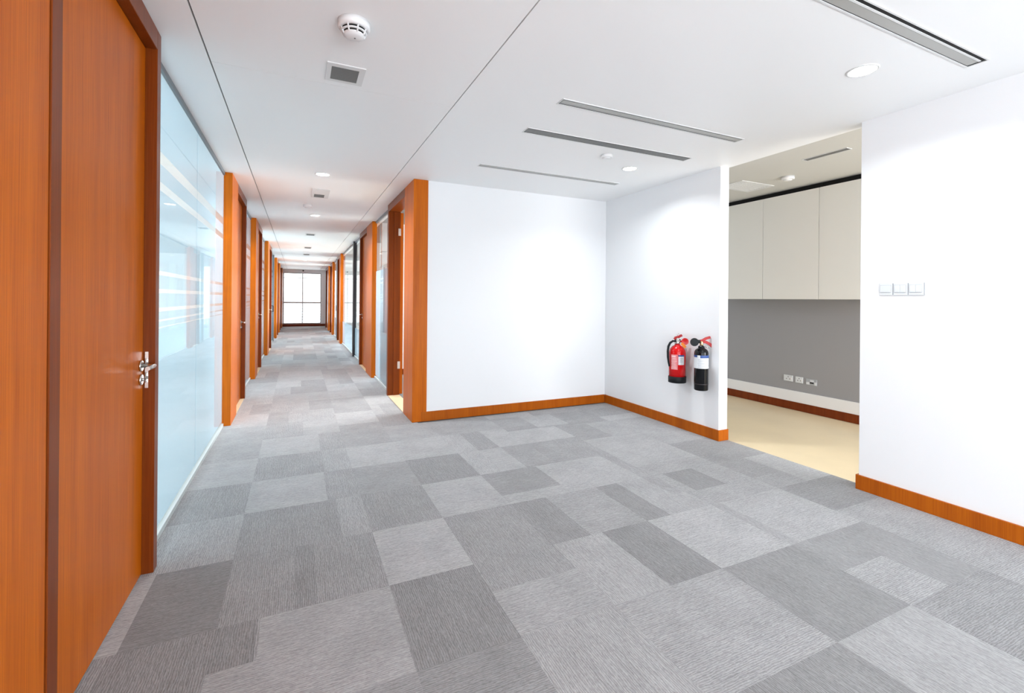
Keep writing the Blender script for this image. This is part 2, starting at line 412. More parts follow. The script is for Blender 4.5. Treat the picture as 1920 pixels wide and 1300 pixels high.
boxobj('head', 'wall_paint', wp, XE2, XK, -1.3, -1.2, 2.35, 2.75)
boxobj('pier', 'wall_paint', wp, XE2, 3.92, -1.3, -1.2, 0.65, 2.35)
boxobj('pier', 'wall_paint', wp, 5.52, XK, -1.3, -1.2, 0.65, 2.35)
struct('trim_1', 'wall_paint', 'white upstand above the wooden pantry skirting', 'trim', XK - 0.022, XK, -1.2, YB + 0.12, 0.100, 0.234, bev=0.002)
struct('baseboard_kitchen', 'cherry_dark', 'dark wooden skirting along the grey pantry wall', 'baseboard', XK - 0.026, XK, -1.2, YB + 0.12, 0.0, 0.100, bev=0.002)
BBT = 0.014
struct('baseboard_back', 'cherry_solid', 'orange wooden skirting under the white wall beside the corridor', 'baseboard', 1.232, XE - BBT, YB - BBT, YB, 0, 0.104, bev=0.0015)
bm = bmesh.new(); box(bm, XE - BBT, XE, 3.165 - BBT, YB - BBT, 0, 0.104, bev=0.0015); box(bm, XE, XE2 + 0.004, 3.165 - BBT, 3.165, 0, 0.104, bev=0.0015)
tag(obj('baseboard_extinguisher', bm, 'cherry_solid'), 'orange wooden skirting under the fire extinguishers wrapping the wall end', 'baseboard', kind='structure')
bm = bmesh.new(); box(bm, XE - BBT, XE, -4.5, 1.945 + BBT, 0, 0.104, bev=0.0015); box(bm, XE, XE2, 1.945, 1.945 + BBT, 0, 0.104, bev=0.0015)
tag(obj('baseboard_right', bm, 'cherry_solid'), 'orange wooden skirting under the light switches', 'baseboard', kind='structure')

# rear of the lobby (behind the camera): glazed wall
rear = empty('window_rear', (1.5, -4.5, 0), 'glazed wall behind the viewer', 'window', kind='structure')
boxobj('sill', 'wall_paint', rear, -0.8, XE2, -4.6, -4.45, 0, 0.25)
boxobj('head', 'wall_paint', rear, -0.8, XE2, -4.6, -4.45, 2.5, H + 0.01)
for x in (-0.75, 0.7, 2.2, 3.72): boxobj('mullion', 'window_metal', rear, x - 0.03, x + 0.03, -4.56, -4.5, 0.25, 2.5)

ws = empty('window_side', (-0.7, -2.4, 0), 'side window behind the viewer', 'window', kind='structure')
boxobj('sill', 'wall_paint', ws, -0.80, XL, -4.45, -0.404, 0, 0.3)
boxobj('head', 'wall_paint', ws, -0.80, XL, -4.45, -0.404, 2.45, H)
for y in (-4.42, -2.42, -0.44): boxobj('mullion', 'window_metal', ws, -0.70, XL, y - 0.03, y + 0.03, 0.3, 2.45)

# outer office walls with window bands
def outer_wall(name, x, out, y0, y1, label):
    r = empty(name, (x, (y0 + y1) / 2, 0), label, 'window', kind='structure')
    a, b = (x, x + out * 0.12)
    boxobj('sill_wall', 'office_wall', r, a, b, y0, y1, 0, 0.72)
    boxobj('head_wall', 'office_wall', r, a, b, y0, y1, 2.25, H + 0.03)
    n = int((y1 - y0) / 1.5)
    for k in range(n + 1):
        y = y0 + (y1 - y0) * k / n
        boxobj('mullion', 'window_metal', r, x - 0.03 * out, x + 0.05 * out, y - 0.03, y + 0.03, 0.72, 2.25)
    boxobj('rail', 'window_metal', r, x - 0.02 * out, x + 0.04 * out, y0, y1, 1.30, 1.35)
    boxobj('rail', 'window_metal', r, x - 0.02 * out, x + 0.04 * out, y0, y1, 0.93, 0.96)
    return r
outer_wall('window_1', -4.72, -1, -4.5, YEND, 'outer office windows glimpsed through the left blue glazing')
outer_wall('window_2', 6.9, 1, YB + 0.12, YEND, 'outer office windows glimpsed through the right glazing')
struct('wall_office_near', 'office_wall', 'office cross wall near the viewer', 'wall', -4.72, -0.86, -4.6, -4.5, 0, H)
k = 0
for y in (5.68, 8.70, 13.6, 18.2):
    k += 1
    struct('wall_office_left_%d' % k, 'wall_paint', 'white cross wall seen through the left glazing, %s from the viewer' % ('first', 'second', 'third', 'fourth')[k - 1], 'wall', -4.7, -0.714, y, y + 0.1, 0, H + 0.02)
k = 0
for y in (8.2, 11.25, 17.0):
    k += 1
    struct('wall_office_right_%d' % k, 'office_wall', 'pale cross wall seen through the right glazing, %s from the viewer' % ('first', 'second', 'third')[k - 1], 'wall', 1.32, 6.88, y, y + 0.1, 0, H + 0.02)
struct('baseboard_office', 'cherry_dark', 'dark wooden skirting inside the open doorway', 'baseboard', 1.32, 6.8, 8.185, 8.2, 0, 0.1)

# ------------------------------------------------------------------ doors with their wooden surrounds
def lever(parent, xf, out, y, z, ydir):
    """lever handle, escutcheon and lock on a leaf whose face is x = xf; out = +1/-1 towards the corridor"""
    bm = bmesh.new()
    lathe(bm, [(0.0265, 0), (0.0265, 0.006 * out), (0.0245, 0.0085 * out)], (xf, y, z), 24, 'x')
    obj('rosette', bm, 'stainless', parent)
    bm = bmesh.new()
    pts = [(xf + 0.006 * out, y, z), (xf + 0.044 * out, y, z), (xf + 0.053 * out, y + ydir * 0.004, z), (xf + 0.057 * out, y + ydir * 0.014, z), (xf + 0.057 * out, y + ydir * 0.12, z)]
    tube(bm, pts, [0.009, 0.009, 0.0095, 0.0095, 0.0095], 12)
    obj('lever', bm, 'stainless', parent)
    bm = bmesh.new()
    lathe(bm, [(0.0255, 0), (0.0255, 0.006 * out), (0.0235, 0.0085 * out)], (xf, y, z - 0.066), 24, 'x')
    lathe(bm, [(0.008, 0.008 * out), (0.008, 0.016 * out)], (xf, y, z - 0.066), 12, 'x')
    obj('lock_cylinder', bm, 'stainless', parent)

def door_unit(name, label, side, y0, y1, panel_far, jamb=0.085, recess=0.05, depth=0.078, open_door=False, threshold=True, handle=True, near_panel_first=True):
    """wooden surround from y0 to y1: wide panel, door leaf, far jamb and header. side -1 left, +1 right"""
    xf = XL if side < 0 else XR
    xb = xf + side * depth
    d = empty(name, ((xf + xb) / 2, (y0 + y1) / 2, 0), label, 'door', kind='structure')
    hz = 2.552
    boxobj('wood_panel', 'cherry_veneer', d, xf, xb, y0, panel_far, 0, H - 0.001, bev=0.002)
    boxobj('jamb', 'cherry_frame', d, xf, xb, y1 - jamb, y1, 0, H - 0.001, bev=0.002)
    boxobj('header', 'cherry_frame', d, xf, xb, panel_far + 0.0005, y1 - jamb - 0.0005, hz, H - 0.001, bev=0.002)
    xl = xf + side * recess
    if threshold:
        boxobj('threshold', 'beige_stone', d, xf + side * 0.006, xb, panel_far + 0.001, y1 - jamb - 0.001, -0.005, 0.004)
    ya, yb = panel_far + 0.003, y1 - jamb - 0.004
    if not open_door:
        leaf = boxobj('door_leaf', 'cherry_veneer', d, xl, xl + side * 0.045, ya, yb, 0.008, hz - 0.004, bev=0.0015)
        if handle: lever(leaf, xl, -side, yb - 0.042, 1.018, -1)
        boxobj('door_stop', 'cherry_dark', d, xl + side * 0.046, xl + side * 0.05, ya, yb, 0.006, hz)
    else:
        # leaf swung fully back into the room, hinged on the far jamb
        bm = B(xb + side * 0.004, xb + side * 0.049, y1 - jamb + 0.03, y1 - jamb + 0.03 + (yb - ya), 0.008, hz - 0.004)
        leaf = obj('door_leaf', bm, 'cherry_veneer', d)
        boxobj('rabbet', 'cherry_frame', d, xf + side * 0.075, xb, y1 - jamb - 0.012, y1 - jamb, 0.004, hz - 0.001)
        for z in (0.42, 2.27):
            boxobj('hinge', 'stainless', d, xb - side * 0.03, xb + side * 0.006, y1 - jamb - 0.016, y1 - jamb - 0.011, z - 0.05, z + 0.05)
    return d

# door 1: the near door on the left, with the tall panel towards the viewer
d1 = empty('door_1', (XL - 0.08, 2.0, 0), 'large glossy cherry wood door with steel lever, nearest the viewer', 'door', kind='structure')
boxobj('wood_panel', 'cherry_veneer', d1, XL - 0.003, -0.80, -0.4, 1.706, 0, H - 0.001, bev=0.0015)
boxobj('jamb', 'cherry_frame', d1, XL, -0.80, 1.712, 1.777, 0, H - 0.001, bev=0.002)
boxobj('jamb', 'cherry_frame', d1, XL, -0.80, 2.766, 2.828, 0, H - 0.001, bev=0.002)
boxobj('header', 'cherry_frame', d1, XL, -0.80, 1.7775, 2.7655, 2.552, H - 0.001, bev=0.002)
leaf = boxobj('door_leaf', 'cherry_veneer', d1, -0.676, -0.72, 1.780, 2.762, 0.006, 2.549, bev=0.0015)
lever(leaf, -0.676, 1, 2.722, 1.018, -1)
boxobj('strike_plate', 'stainless', d1, -0.668, -0.655, 2.7635, 2.7665, 0.905, 1.08)
bm = bmesh.new(); box(bm, -0.721, -0.76, 1.777, 2.766, 0.0, 2.552); obj('door_stop', bm, 'cherry_dark', d1)

door_unit('door_2', 'second cherry wood door on the left, past the blue glass wall', -1, 5.60, 7.10, 6.10)
door_unit('door_3', 'third cherry wood door along the left of the corridor', -1, 8.62, 10.10, 9.10)
door_unit('door_4', 'fourth cherry wood door along the left of the corridor', -1, 12.02, 13.75, 12.6)
door_unit('door_5', 'fifth cherry wood door far along the left of the corridor', -1, 16.9, 18.4, 17.4, handle=False)
door_unit('door_6', 'last cherry wood door on the left before the bright end window', -1, 19.6, 21.2, 20.1, handle=False)
struct('trim_2', 'cherry_solid', 'cherry wood post at the far left corner by the end window', 'trim', XL, -0.80, 22.6, YEND - 0.05, 0, H - 0.001)

door_unit('door_7', 'open cherry wood doorway at the corridor mouth beside the white wall', 1, YB - 0.012, 6.56, 5.43, open_door=True, depth=0.16)
door_unit('door_8', 'second cherry wood door on the right of the corridor', 1, 8.03, 9.78, 8.72)
door_unit('door_9', 'third cherry wood door on the right past the dark glass-door post', 1, 14.32, 15.65, 14.75, handle=False)
door_unit('door_10', 'fourth cherry wood door far along the right of the corridor', 1, 17.8, 19.2, 18.25, handle=False)
door_unit('door_11', 'last cherry wood door on the right before the bright end window', 1, 20.2, 22.3, 20.8, handle=False)

# ------------------------------------------------------------------ glazed partitions
def glazing(name, label, side, y0, y1, joints, gaps, film_top, film_bot=0.05):
    xg = XG if side < 0 else XGR
    g = empty(name, (xg, (y0 + y1) / 2, 0), label, 'glass partition', kind='structure')
    boxobj('bottom_channel', 'channel_light', g, xg - side * 0.008, xg + side * 0.03, y0, y1, -0.003, 0.030, bev=0.001)
    boxobj('top_channel', 'channel_metal', g, xg - side * 0.004, xg + side * 0.03, y0, y1, H - 0.035, H - 0.001)
    ys = [y0] + joints + [y1]
    for a, b in zip(ys, ys[1:]):
        p = boxobj('glass_pane', 'clear_glass', g, xg + side * 0.003, xg + side * 0.009, a + 0.0015, b - 0.0015, 0.03, H - 0.02)
        zs = [film_bot] + [z for gp in gaps for z in gp] + [film_top]
        for za, zb in zip(zs[::2], zs[1::2]):
            boxobj('frosted_band', 'frosted_film', p, xg + side * 0.0100, xg + side * 0.0115, a + 0.003, b - 0.003, za, zb)
    return g
GAPS = [(1.168, 1.175), (1.205, 1.217), (1.262, 1.285), (1.368, 1.392), (1.47, 1.495), (1.95, 2.0), (2.10, 2.17)]
glazing('window_3', 'large pale blue frosted glass wall beside the nearest wooden door', -1, 2.83, 5.598, [4.22], GAPS, 2.61)
glazing('window_4', 'narrow frosted glazing between second and third left doors', -1, 7.102, 8.618, [], GAPS, 2.61)
glazing('window_5', 'frosted glazing between third and fourth left doors', -1, 10.102, 12.018, [], GAPS, 2.61)
far_left_glass = glazing('window_6', 'far frosted glazing on the left beside the dark glass-door post', -1, 13.752, 16.898, [15.9], GAPS, 2.61)
glazing('window_7', 'farthest frosted glazing on the left of the corridor', -1, 18.402, 19.598, [], GAPS, 2.61)
glazing('window_8', 'pale blue glass pane just beyond the open doorway on the right', 1, 6.562, 8.028, [], [], 1.80)
glazing('window_9', 'wide clear glass partition past the dark post on the right', 1, 9.782, 14.318, [11.2], [], 0.66)
far_right_glass = glazing('window_10', 'far clear glazing on the right of the corridor', 1, 15.652, 17.798, [16.4], [], 0.66)
glazing('window_11', 'farthest glazing on the right of the corridor', 1, 19.202, 20.198, [], [], 0.66)
struct('trim_3', 'dark_metal', 'dark metal post of the glass door on the right', 'trim', 1.150, XGR + 0.03, 11.10, 11.24, 0, H - 0.001)
struct('trim_4', 'channel_metal', 'slim grey glass-door post far on the left', 'trim', XG + 0.03, XG - 0.03, 15.88, 16.0, 0, H - 0.001)
struct('trim_5', 'channel_metal', 'slim grey glass-door post far on the right', 'trim', XGR - 0.03, XGR + 0.03, 16.33, 16.45, 0, H - 0.001)
for xx, yy, par in ((XG + 0.004, 15.0, far_left_glass), (XGR - 0.004, 16.0, far_right_glass)):
    s = 1 if xx < 0 else -1
    bm = bmesh.new()
    tube(bm, [(xx, yy, 0.93), (xx + s * 0.05, yy, 0.93), (xx + s * 0.05, yy, 1.10), (xx, yy, 1.10)], 0.012, 8)
    obj('pull_handle', bm, 'dark_metal', par)['label'] = 'small dark pull handle'

struct('wall_corridor_right', 'wall_paint', 'short white wall at the far right end of the corridor', 'wall', XGR, XGR + 0.1, 22.302, YEND - 0.02, 0, H)
struct('wall_corridor_left', 'wall_paint', 'short white wall at the far left end of the corridor', 'wall', XG - 0.08, XG, 21.202, 22.598, 0, H)

# ------------------------------------------------------------------ end window
we = empty('window_12', (0.2, YEND, 0), 'bright window closing the far end of the corridor', 'window', kind='structure')
boxobj('sill', 'cherry_dark', we, -0.72, 1.26, YEND - 0.06, YEND + 0.08, -0.005, 0.11)
boxobj('side_wall', 'wall_paint', we, 1.0, 1.26, YEND - 0.02, YEND + 0.12, 0.11, H)
boxobj('side_wall', 'wall_paint', we, -0.80, -0.62, YEND - 0.02, YEND + 0.12, 0.11, H)
boxobj('head', 'wall_paint', we, -0.62, 1.0, YEND - 0.02, YEND + 0.12, 2.50, H)
for x in (-0.60, 0.20, 0.985): boxobj('mullion', 'window_metal', we, x - 0.02, x + 0.02, YEND, YEND + 0.06, 0.11, 2.50)
for z, w in ((0.135, 0.025), (1.11, 0.035), (2.26, 0.012), (2.48, 0.02)): boxobj('transom', 'window_metal', we, -0.60, 0.985, YEND + 0.005, YEND + 0.055, z - w, z + w)
for a, b in ((-0.58, 0.18), (0.22, 0.965)):
    boxobj('glass_pane', 'window_glass', we, a, b, YEND + 0.025, YEND + 0.031, 0.14, 2.48)
for z in (0.30, 0.42, 0.54, 0.68, 0.82, 1.32, 1.50):
    boxobj('sunshade_louvre', 'blind_grey', we, -0.6, 0.985, YEND + 0.35, YEND + 0.50, z, z + 0.012)
bm = bmesh.new(); lathe(bm, [(0.03, 0.0), (0.035, -0.02), (0.02, -0.035)], (0.22, YEND - 0.02, 2.60), 14, 'y')
tag(obj('sensor', bm, 'dark_metal', origin=(0.22, YEND - 0.02, 2.60)), 'tiny dark sensor above the end window', 'sensor')

# ------------------------------------------------------------------ ceiling fittings
def downlight(x, y, label, power=13, r=0.066, z=H, spread=150):
    d = empty('downlight', (x, y, z), label, 'ceiling light', 'recessed round downlights')
    bm = bmesh.new(); lathe(bm, [(r + 0.012, 0.0), (r + 0.012, -0.003), (r + 0.002, -0.006), (r, -0.003), (r, 0.0)], (x, y, z), 36, cap=False)
    obj('trim_ring', bm, 'vent_white', d)
    bm = bmesh.new(); lathe(bm, [(0.002, -0.0035), (r * 0.6, -0.0035), (r - 0.001, -0.003), (r - 0.001, 0.0)], (x, y, z), 32)
    obj('lens', bm, 'lamp_lens', d)
    l = bpy.data.lights.new('downlight_lamp', 'AREA'); l.shape = 'DISK'; l.size = 2 * r; l.energy = power; l.color = (0.92, 0.97, 1.0); l.spread = math.radians(spread)
    o = bpy.data.objects.new('downlight_lamp', l); COL.objects.link(o); o.parent = d; o.location = (0, 0, -0.012)
downlight(0.228, 5.23, 'corridor downlight closest to the viewer, over the corridor mouth', 27, spread=150)
downlight(0.235, 7.90, 'second corridor downlight from the viewer', 44, spread=150)
downlight(0.215, 13.8, 'third corridor downlight, farther along', 40, spread=150)
downlight(0.215, 17.6, 'farthest corridor downlight before the end window', 40, spread=150)
downlight(2.86, 1.507, 'large round downlight above the light switch wall')
downlight(2.957, 3.617, 'round downlight above the fire extinguisher wall')

def grille(x0, x1, y0, y1, label, inner, n=9, z=H, group='square ceiling grilles', mat='vent_white', slat='slat_grey'):
    g = empty('ceiling_grille', ((x0 + x1) / 2, (y0 + y1) / 2, z), label, 'vent', group)
    a0, a1, b0, b1 = inner
    bm = bmesh.new(); t = 0.006
    box(bm, x0, a0, y0, y1, z - t, z); box(bm, a1, x1, y0, y1, z - t, z); box(bm, a0, a1, y0, b0, z - t, z); box(bm, a0, a1, b1, y1, z - t, z)
    obj('frame', bm, mat, g)
    boxobj('duct_opening', 'near_black', g, a0, a1, b0, b1, z - 0.001, z + 0.0)
    for k in range(n):
        y = b0 + (b1 - b0) * (k + 0.5) / n; w = (b1 - b0) / n * 0.27
        bm = bmesh.new()
        prism(bm, [(y - w, z - 0.0015), (y + w * 0.6, z - 0.0055), (y + w, z - 0.0055), (y - w * 0.6, z - 0.0015)], 'x', a0, a1)
        obj('slat', bm, slat, g)
grille(0.136, 0.342, 2.715, 2.942, 'square white ceiling grille with dark slats behind the smoke detector', (0.162, 0.309, 2.752, 2.917))
grille(0.145, 0.345, 5.95, 6.47, 'oblong ceiling grille beyond the first corridor downlight', (0.175, 0.295, 6.25, 6.44), 6)
grille(0.13, 0.32, 10.2, 10.5, 'third small grille along the corridor ceiling', (0.15, 0.30, 10.23, 10.47), 6)
grille(0.13, 0.32, 12.9, 13.3, 'fourth small grille along the corridor ceiling', (0.15, 0.30, 12.93, 13.27), 6)
grille(0.13, 0.32, 15.0, 15.4, 'farthest small grille along the corridor ceiling', (0.15, 0.30, 15.03, 15.37), 6)
grille(4.48, 5.02, 3.56, 3.91, 'flat square grille in the pantry ceiling', (4.52, 4.98, 3.60, 3.87), 9, z=2.70, slat='vent_white')

def detector(x, y, r, label, z=H, big=True):
    d = empty('smoke_detector', (x, y, z), label, 'smoke detector', 'round ceiling detectors')
    bm = bmesh.new(); lathe(bm, [(r, 0), (r, -0.34 * r), (r * 0.97, -0.44 * r), (r * 0.84, -0.50 * r)], (x, y, z), 40)
    obj('base', bm, 'white_plastic', d)
    if not big: 
        bm = bmesh.new(); lathe(bm, [(0.7 * r, -0.42 * r), (0.6 * r, -0.62 * r), (0.3 * r, -0.7 * r)], (x, y, z), 30)
        obj('cap', bm, 'white_plastic', d); return d
    bm = bmesh.new(); lathe(bm, [(0.76 * r, -0.49 * r), (0.58 * r, -0.86 * r)], (x, y, z), 36)
    obj('chamber', bm, 'near_black', d)
    bm = bmesh.new(); lathe(bm, [(0.80 * r, -0.63 * r), (0.78 * r, -0.69 * r), (0.55 * r, -0.69 * r), (0.55 * r, -0.63 * r)], (x, y, z), 36, cap=False)
    obj('louvre_ring', bm, 'white_plastic', d)
    for k in range(8):
        a = 2 * pi * k / 8 + 0.2
        bm = bmesh.new()
        tube(bm, [(x + 0.82 * r * cos(a), y + 0.82 * r * sin(a), z - 0.47 * r), (x + 0.64 * r * cos(a), y + 0.64 * r * sin(a), z - 0.86 * r)], 0.045 * r + 0.001, 6)
        obj('rib', bm, 'white_plastic', d)
    bm = bmesh.new(); lathe(bm, [(0.66 * r, -0.80 * r), (0.63 * r, -0.88 * r), (0.45 * r, -0.97 * r), (0.1 * r, -0.99 * r)], (x, y, z), 36)
    obj('cap', bm, 'white_plastic', d)
    bm = bmesh.new(); lathe(bm, [(0.05 * r, -0.985 * r), (0.05 * r, -1.02 * r)], (x + 0.05 * r, y, z), 10)
    obj('indicator', bm, 'slat_grey', d)
    return d
detector(0.231, 2.285, 0.073, 'white louvred smoke detector nearest on the corridor ceiling')
detector(0.116, 7.08, 0.06, 'small detector past the second corridor grille', big=False)
detector(2.50, 3.376, 0.05, 'flat white detector near the lobby slot diffusers', big=False)
detector(4.79, 3.243, 0.065, 'white detector on the pantry ceiling', z=2.70, big=False)

def slot(x0, x1, y0, y1, label, blade='slot_blade', z=H, along='x', style=0):
    s = empty('slot_diffuser', ((x0 + x1) / 2, (y0 + y1) / 2, z), label, 'vent', 'long ceiling slot diffusers')
    def bx(name, mat, a0, a1, b0, b1, c0, c1):   # a along the slot, b across
        if along == 'x': return boxobj(name, mat, s, a0, a1, b0, b1, c0, c1)
        return boxobj(name, mat, s, b0, b1, a0, a1, c0, c1)
    A0, A1, B0, B1 = (x0, x1, y0, y1) if along == 'x' else (y0, y1, x0, x1)
    w = B1 - B0; t = 0.0045
    bx('frame_side', 'vent_white', A0 - 0.006, A1 + 0.006, B0 - 0.008, B0, z - t, z)
    bx('frame_side', 'vent_white', A0 - 0.006, A1 + 0.006, B1, B1 + 0.008, z - t, z)
    bx('frame_end', 'vent_white', A0 - 0.006, A0, B0, B1, z - t, z)
    bx('frame_end', 'vent_white', A1, A1 + 0.006, B0, B1, z - t, z)
    bx('slot_opening', 'near_black', A0, A1, B0, B1, z - 0.0012, z)
    if style == 1:      # wide black slit on the near edge
        bx('blade', blade, A0 + 0.004, A1 - 0.02, B0 + 0.36 * w, B1 - 0.07 * w, z - 0.0035, z - 0.0012)
        bx('divider', 'vent_white', A0 + 0.004, A1 - 0.02, B0 + 0.22 * w, B0 + 0.34 * w, z - 0.0045, z - 0.0012)
    else:
        bx('blade', blade, A0 + 0.006, A1 - 0.006, B0 + 0.14 * w, B1 - 0.14 * w, z - 0.0035, z - 0.0012)
        bx('blade_lip', 'slat_grey', A0 + 0.006, A1 - 0.006, B1 - 0.30 * w, B1 - 0.22 * w, z - 0.0042, z - 0.0034)
slot(1.549, 3.221, 2.556, 2.631, 'slot diffuser with pale blade, between the two lobby downlights')
slot(1.572, 3.231, 3.100, 3.194, 'dark slot diffuser, middle one toward the back wall', blade='slot_blade_dark')
slot(1.585, 3.225, 4.132, 4.203, 'slim slot diffuser closest to the white back wall')
slot(1.65, 3.322, 1.152, 1.232, 'slot diffuser with a black slit at the ceiling edge above the switches', style=1)
slot(4.335, 4.40, 2.405, 2.79, 'short slot diffuser in the pantry ceiling', blade='slot_blade_dark', z=2.70, along='y')

# ------------------------------------------------------------------ pantry cabinets
XC = 5.30
for (a, b, lab) in ((3.908, 4.60, 'tall cream wall cabinet closest to the extinguisher wall'), (3.222, 3.906, 'tall cream wall cabinet in the middle of the pantry run'), (2.536, 3.220, 'tall cream wall cabinet closest to the switch wall'), (1.85, 2.534, 'tall cream wall cabinet hidden behind the switch wall')):
    if a < 2: continue
    c = empty('wall_cabinet', ((XC + XK) / 2, (a + b) / 2, 1.38), lab, 'cabinet', 'pantry wall cabinets')
    boxobj('body', 'cabinet_body', c, XC + 0.021, XK, a, b, 1.384, 2.63)
    boxobj('door', 'cabinet_laminate', c, XC, XC + 0.019, a + 0.0015, b - 0.0015, 1.378, 2.636, bev=0.001)
    boxobj('recess_shade', 'near_black', c, XC + 0.06, XC + 0.08, a, b, 2.63, 2.70)  # black strip standing in for the shade in the recess above the cabinet

# ------------------------------------------------------------------ sockets and switches
def plate(y0, y1, z0, z1, xw, name, label, cat, group, kind):
    p = empty(name, (xw, (y0 + y1) / 2, z0), label, cat, group)
    if kind == 'data':
        boxobj('plate', 'grey_plastic', p, xw - 0.006, xw, y0, y1, z0, z1, bev=0.001)
        w = y1 - y0; h = z1 - z0
        boxobj('module', 'label_white', p, xw - 0.009, xw - 0.005, y0 + 0.68 * w, y1 - 0.03 * w, z0 + 0.05 * h, z0 + 0.45 * h)
        boxobj('module', 'label_white', p, xw - 0.009, xw - 0.005, y0 + 0.28 * w, y0 + 0.60 * w, z0 + 0.55 * h, z0 + 0.85 * h)
        boxobj('port', 'near_black', p, xw - 0.008, xw - 0.005, y0 + 0.28 * w, y0 + 0.64 * w, z0 + 0.26 * h, z0 + 0.48 * h)
        boxobj('module', 'label_white', p, xw - 0.009, xw - 0.005, y0 + 0.02 * w, y0 + 0.2 * w, z0 + 0.05 * h, z0 + 0.55 * h)
        return
    boxobj('plate', 'switch_plastic', p, xw - 0.007, xw, y0, y1, z0, z1, bev=0.0015)
    if kind == 'socket':
        w = y1 - y0; h = z1 - z0
        for (fy, fz) in ((0.5, 0.72), (0.32, 0.38), (0.68, 0.38)):
            boxobj('socket_hole', 'slat_grey', p, xw - 0.0078, xw - 0.0065, y0 + fy * w - 0.005, y0 + fy * w + 0.005, z0 + fz * h - 0.006, z0 + fz * h + 0.006)
        boxobj('rocker', 'white_plastic', p, xw - 0.010, xw - 0.006, y0 + 0.08 * w, y0 + 0.24 * w, z0 + 0.3 * h, z0 + 0.7 * h)
    else:
        w = y1 - y0; h = z1 - z0
        boxobj('shadow_gap', 'grey_plastic', p, xw - 0.0078, xw - 0.0065, y0 + 0.10 * w, y1 - 0.08 * w, z0 + 0.20 * h, z1 - 0.16 * h)
        ya, yb = y0 + 0.125 * w, y1 - 0.10 * w
        cuts = [(ya, yb)] if kind == 1 else [(ya, (ya + yb) / 2 - 0.0007), ((ya + yb) / 2 + 0.0007, yb)]
        for a, b in cuts:
            boxobj('rocker', 'switch_plastic', p, xw - 0.011, xw - 0.006, a, b, z0 + 0.225 * h, z1 - 0.185 * h, bev=0.0008)
        boxobj('side_shade', 'grey_plastic', p, xw - 0.0065, xw, y0 - 0.004, y0, z0 + 0.002, z1 - 0.001)
plate(1.744, 1.822, 1.400, 1.482, XE, 'light_switch', 'white single-rocker light switch nearest the pantry opening', 'light switch', 'light switches on the white wall', 1)
plate(1.658, 1.739, 1.400, 1.482, XE, 'light_switch', 'white double-rocker light switch in the middle of three', 'light switch', 'light switches on the white wall', 2)
plate(1.570, 1.653, 1.400, 1.482, XE, 'light_switch', 'white double-rocker light switch farthest from the pantry opening', 'light switch', 'light switches on the white wall', 2)
plate(3.728, 3.846, 0.345, 0.42, XK, 'wall_socket', 'wide white socket on the grey pantry wall', 'socket', 'sockets on the grey wall', 'socket')
plate(3.600, 3.694, 0.343, 0.418, XK, 'wall_socket', 'narrower white socket on the grey wall, middle of three', 'socket', 'sockets on the grey wall', 'socket')
plate(3.434, 3.561, 0.340, 0.412, XK, 'data_outlet', 'grey data outlet with pale modules on the grey wall', 'socket', 'sockets on the grey wall', 'data')

# ------------------------------------------------------------------ fire extinguishers
def patch(bm, c, r, a0, a1, z0, z1, n=10, t=0.0012):
    """curved label wrapped on a cylinder, angles in degrees"""
    ri = r - 0.0005; ro = r + t
    cols = []
    for k in range(n + 1):
        a = math.radians(a0 + (a1 - a0) * k / n)
        cols.append([bm.verts.new((c[0] + q * cos(a), c[1] + q * sin(a), z)) for q, z in ((ri, z0), (ro, z0), (ro, z1), (ri, z1))])
    for A, Bc in zip(cols, cols[1:]):
        for k in range(4): bm.faces.new((A[k], A[(k + 1) % 4], Bc[(k + 1) % 4], Bc[k]))
    bm.faces.new(cols[0][::-1]); bm.faces.new(cols[-1])
# red one
rx, ry, rr = 3.588, 3.606, 0.083
ex = empty('fire_extinguisher', (rx, ry, 0.50), 'red fire extinguisher with black hose and black foot', 'fire extinguisher', 'fire extinguishers on the white wall')
bm = bmesh.new(); lathe(bm, [(0.05, 0.505), (rr, 0.508), (rr, 0.80), (rr * 0.97, 0.825), (rr * 0.86, 0.852), (rr * 0.62, 0.874), (0.030, 0.886), (0.024, 0.900)], (rx, ry, 0), 40)
body = obj('cylinder', bm, 'red_enamel', ex)
bm = bmesh.new(); lathe(bm, [(rr + 0.001, 0.500), (rr + 0.006, 0.502), (rr + 0.006, 0.562), (rr + 0.001, 0.566)], (rx, ry, 0), 40); obj('foot_ring', bm, 'black_rubber', ex)
lab = bmesh.new(); patch(lab, (rx, ry), rr, 180, 228, 0.640, 0.795); lab = obj('text_label', lab, 'label_pink', body)
for k in range(9):
    bm = bmesh.new(); z = 0.65 + k * 0.0145; patch(bm, (rx, ry), rr + 0.0014, 184 + (k * 7) % 5, 222 - (k * 11) % 9, z, z + 0.006 + (0.012 if k == 8 else 0)); obj('print_line', bm, 'print_light', body)
bm = bmesh.new(); patch(bm, (rx, ry), rr, 232, 276, 0.690, 0.790); obj('white_label', bm, 'label_white', body)
bm = bmesh.new(); patch(bm, (rx, ry), rr + 0.0014, 232, 276, 0.776, 0.792); obj('label_band', bm, 'label_blue', body)
bm = bmesh.new(); patch(bm, (rx, ry), rr + 0.0014, 240, 262, 0.720, 0.724); patch(bm, (rx, ry), rr + 0.0014, 240, 258, 0.738, 0.742); patch(bm, (rx, ry), rr + 0.0014, 240, 265, 0.754, 0.758); obj('print_line', bm, 'print_grey', body)
bm = bmesh.new(); lathe(bm, [(0.026, 0.898), (0.030, 0.905), (0.030, 0.925), (0.020, 0.930), (0.020, 0.955), (0.012, 0.965)], (rx, ry, 0), 20); obj('valve', bm, 'stainless', ex)
u_ = Vector((0.906, -0.423, 0))   # roughly along the picture plane, to the right
def P3(c, s, z, off=0.0): v = Vector((c[0], c[1], 0)) + u_ * s + Vector((-0.423, -0.906, 0)) * off; return (v.x, v.y, z)
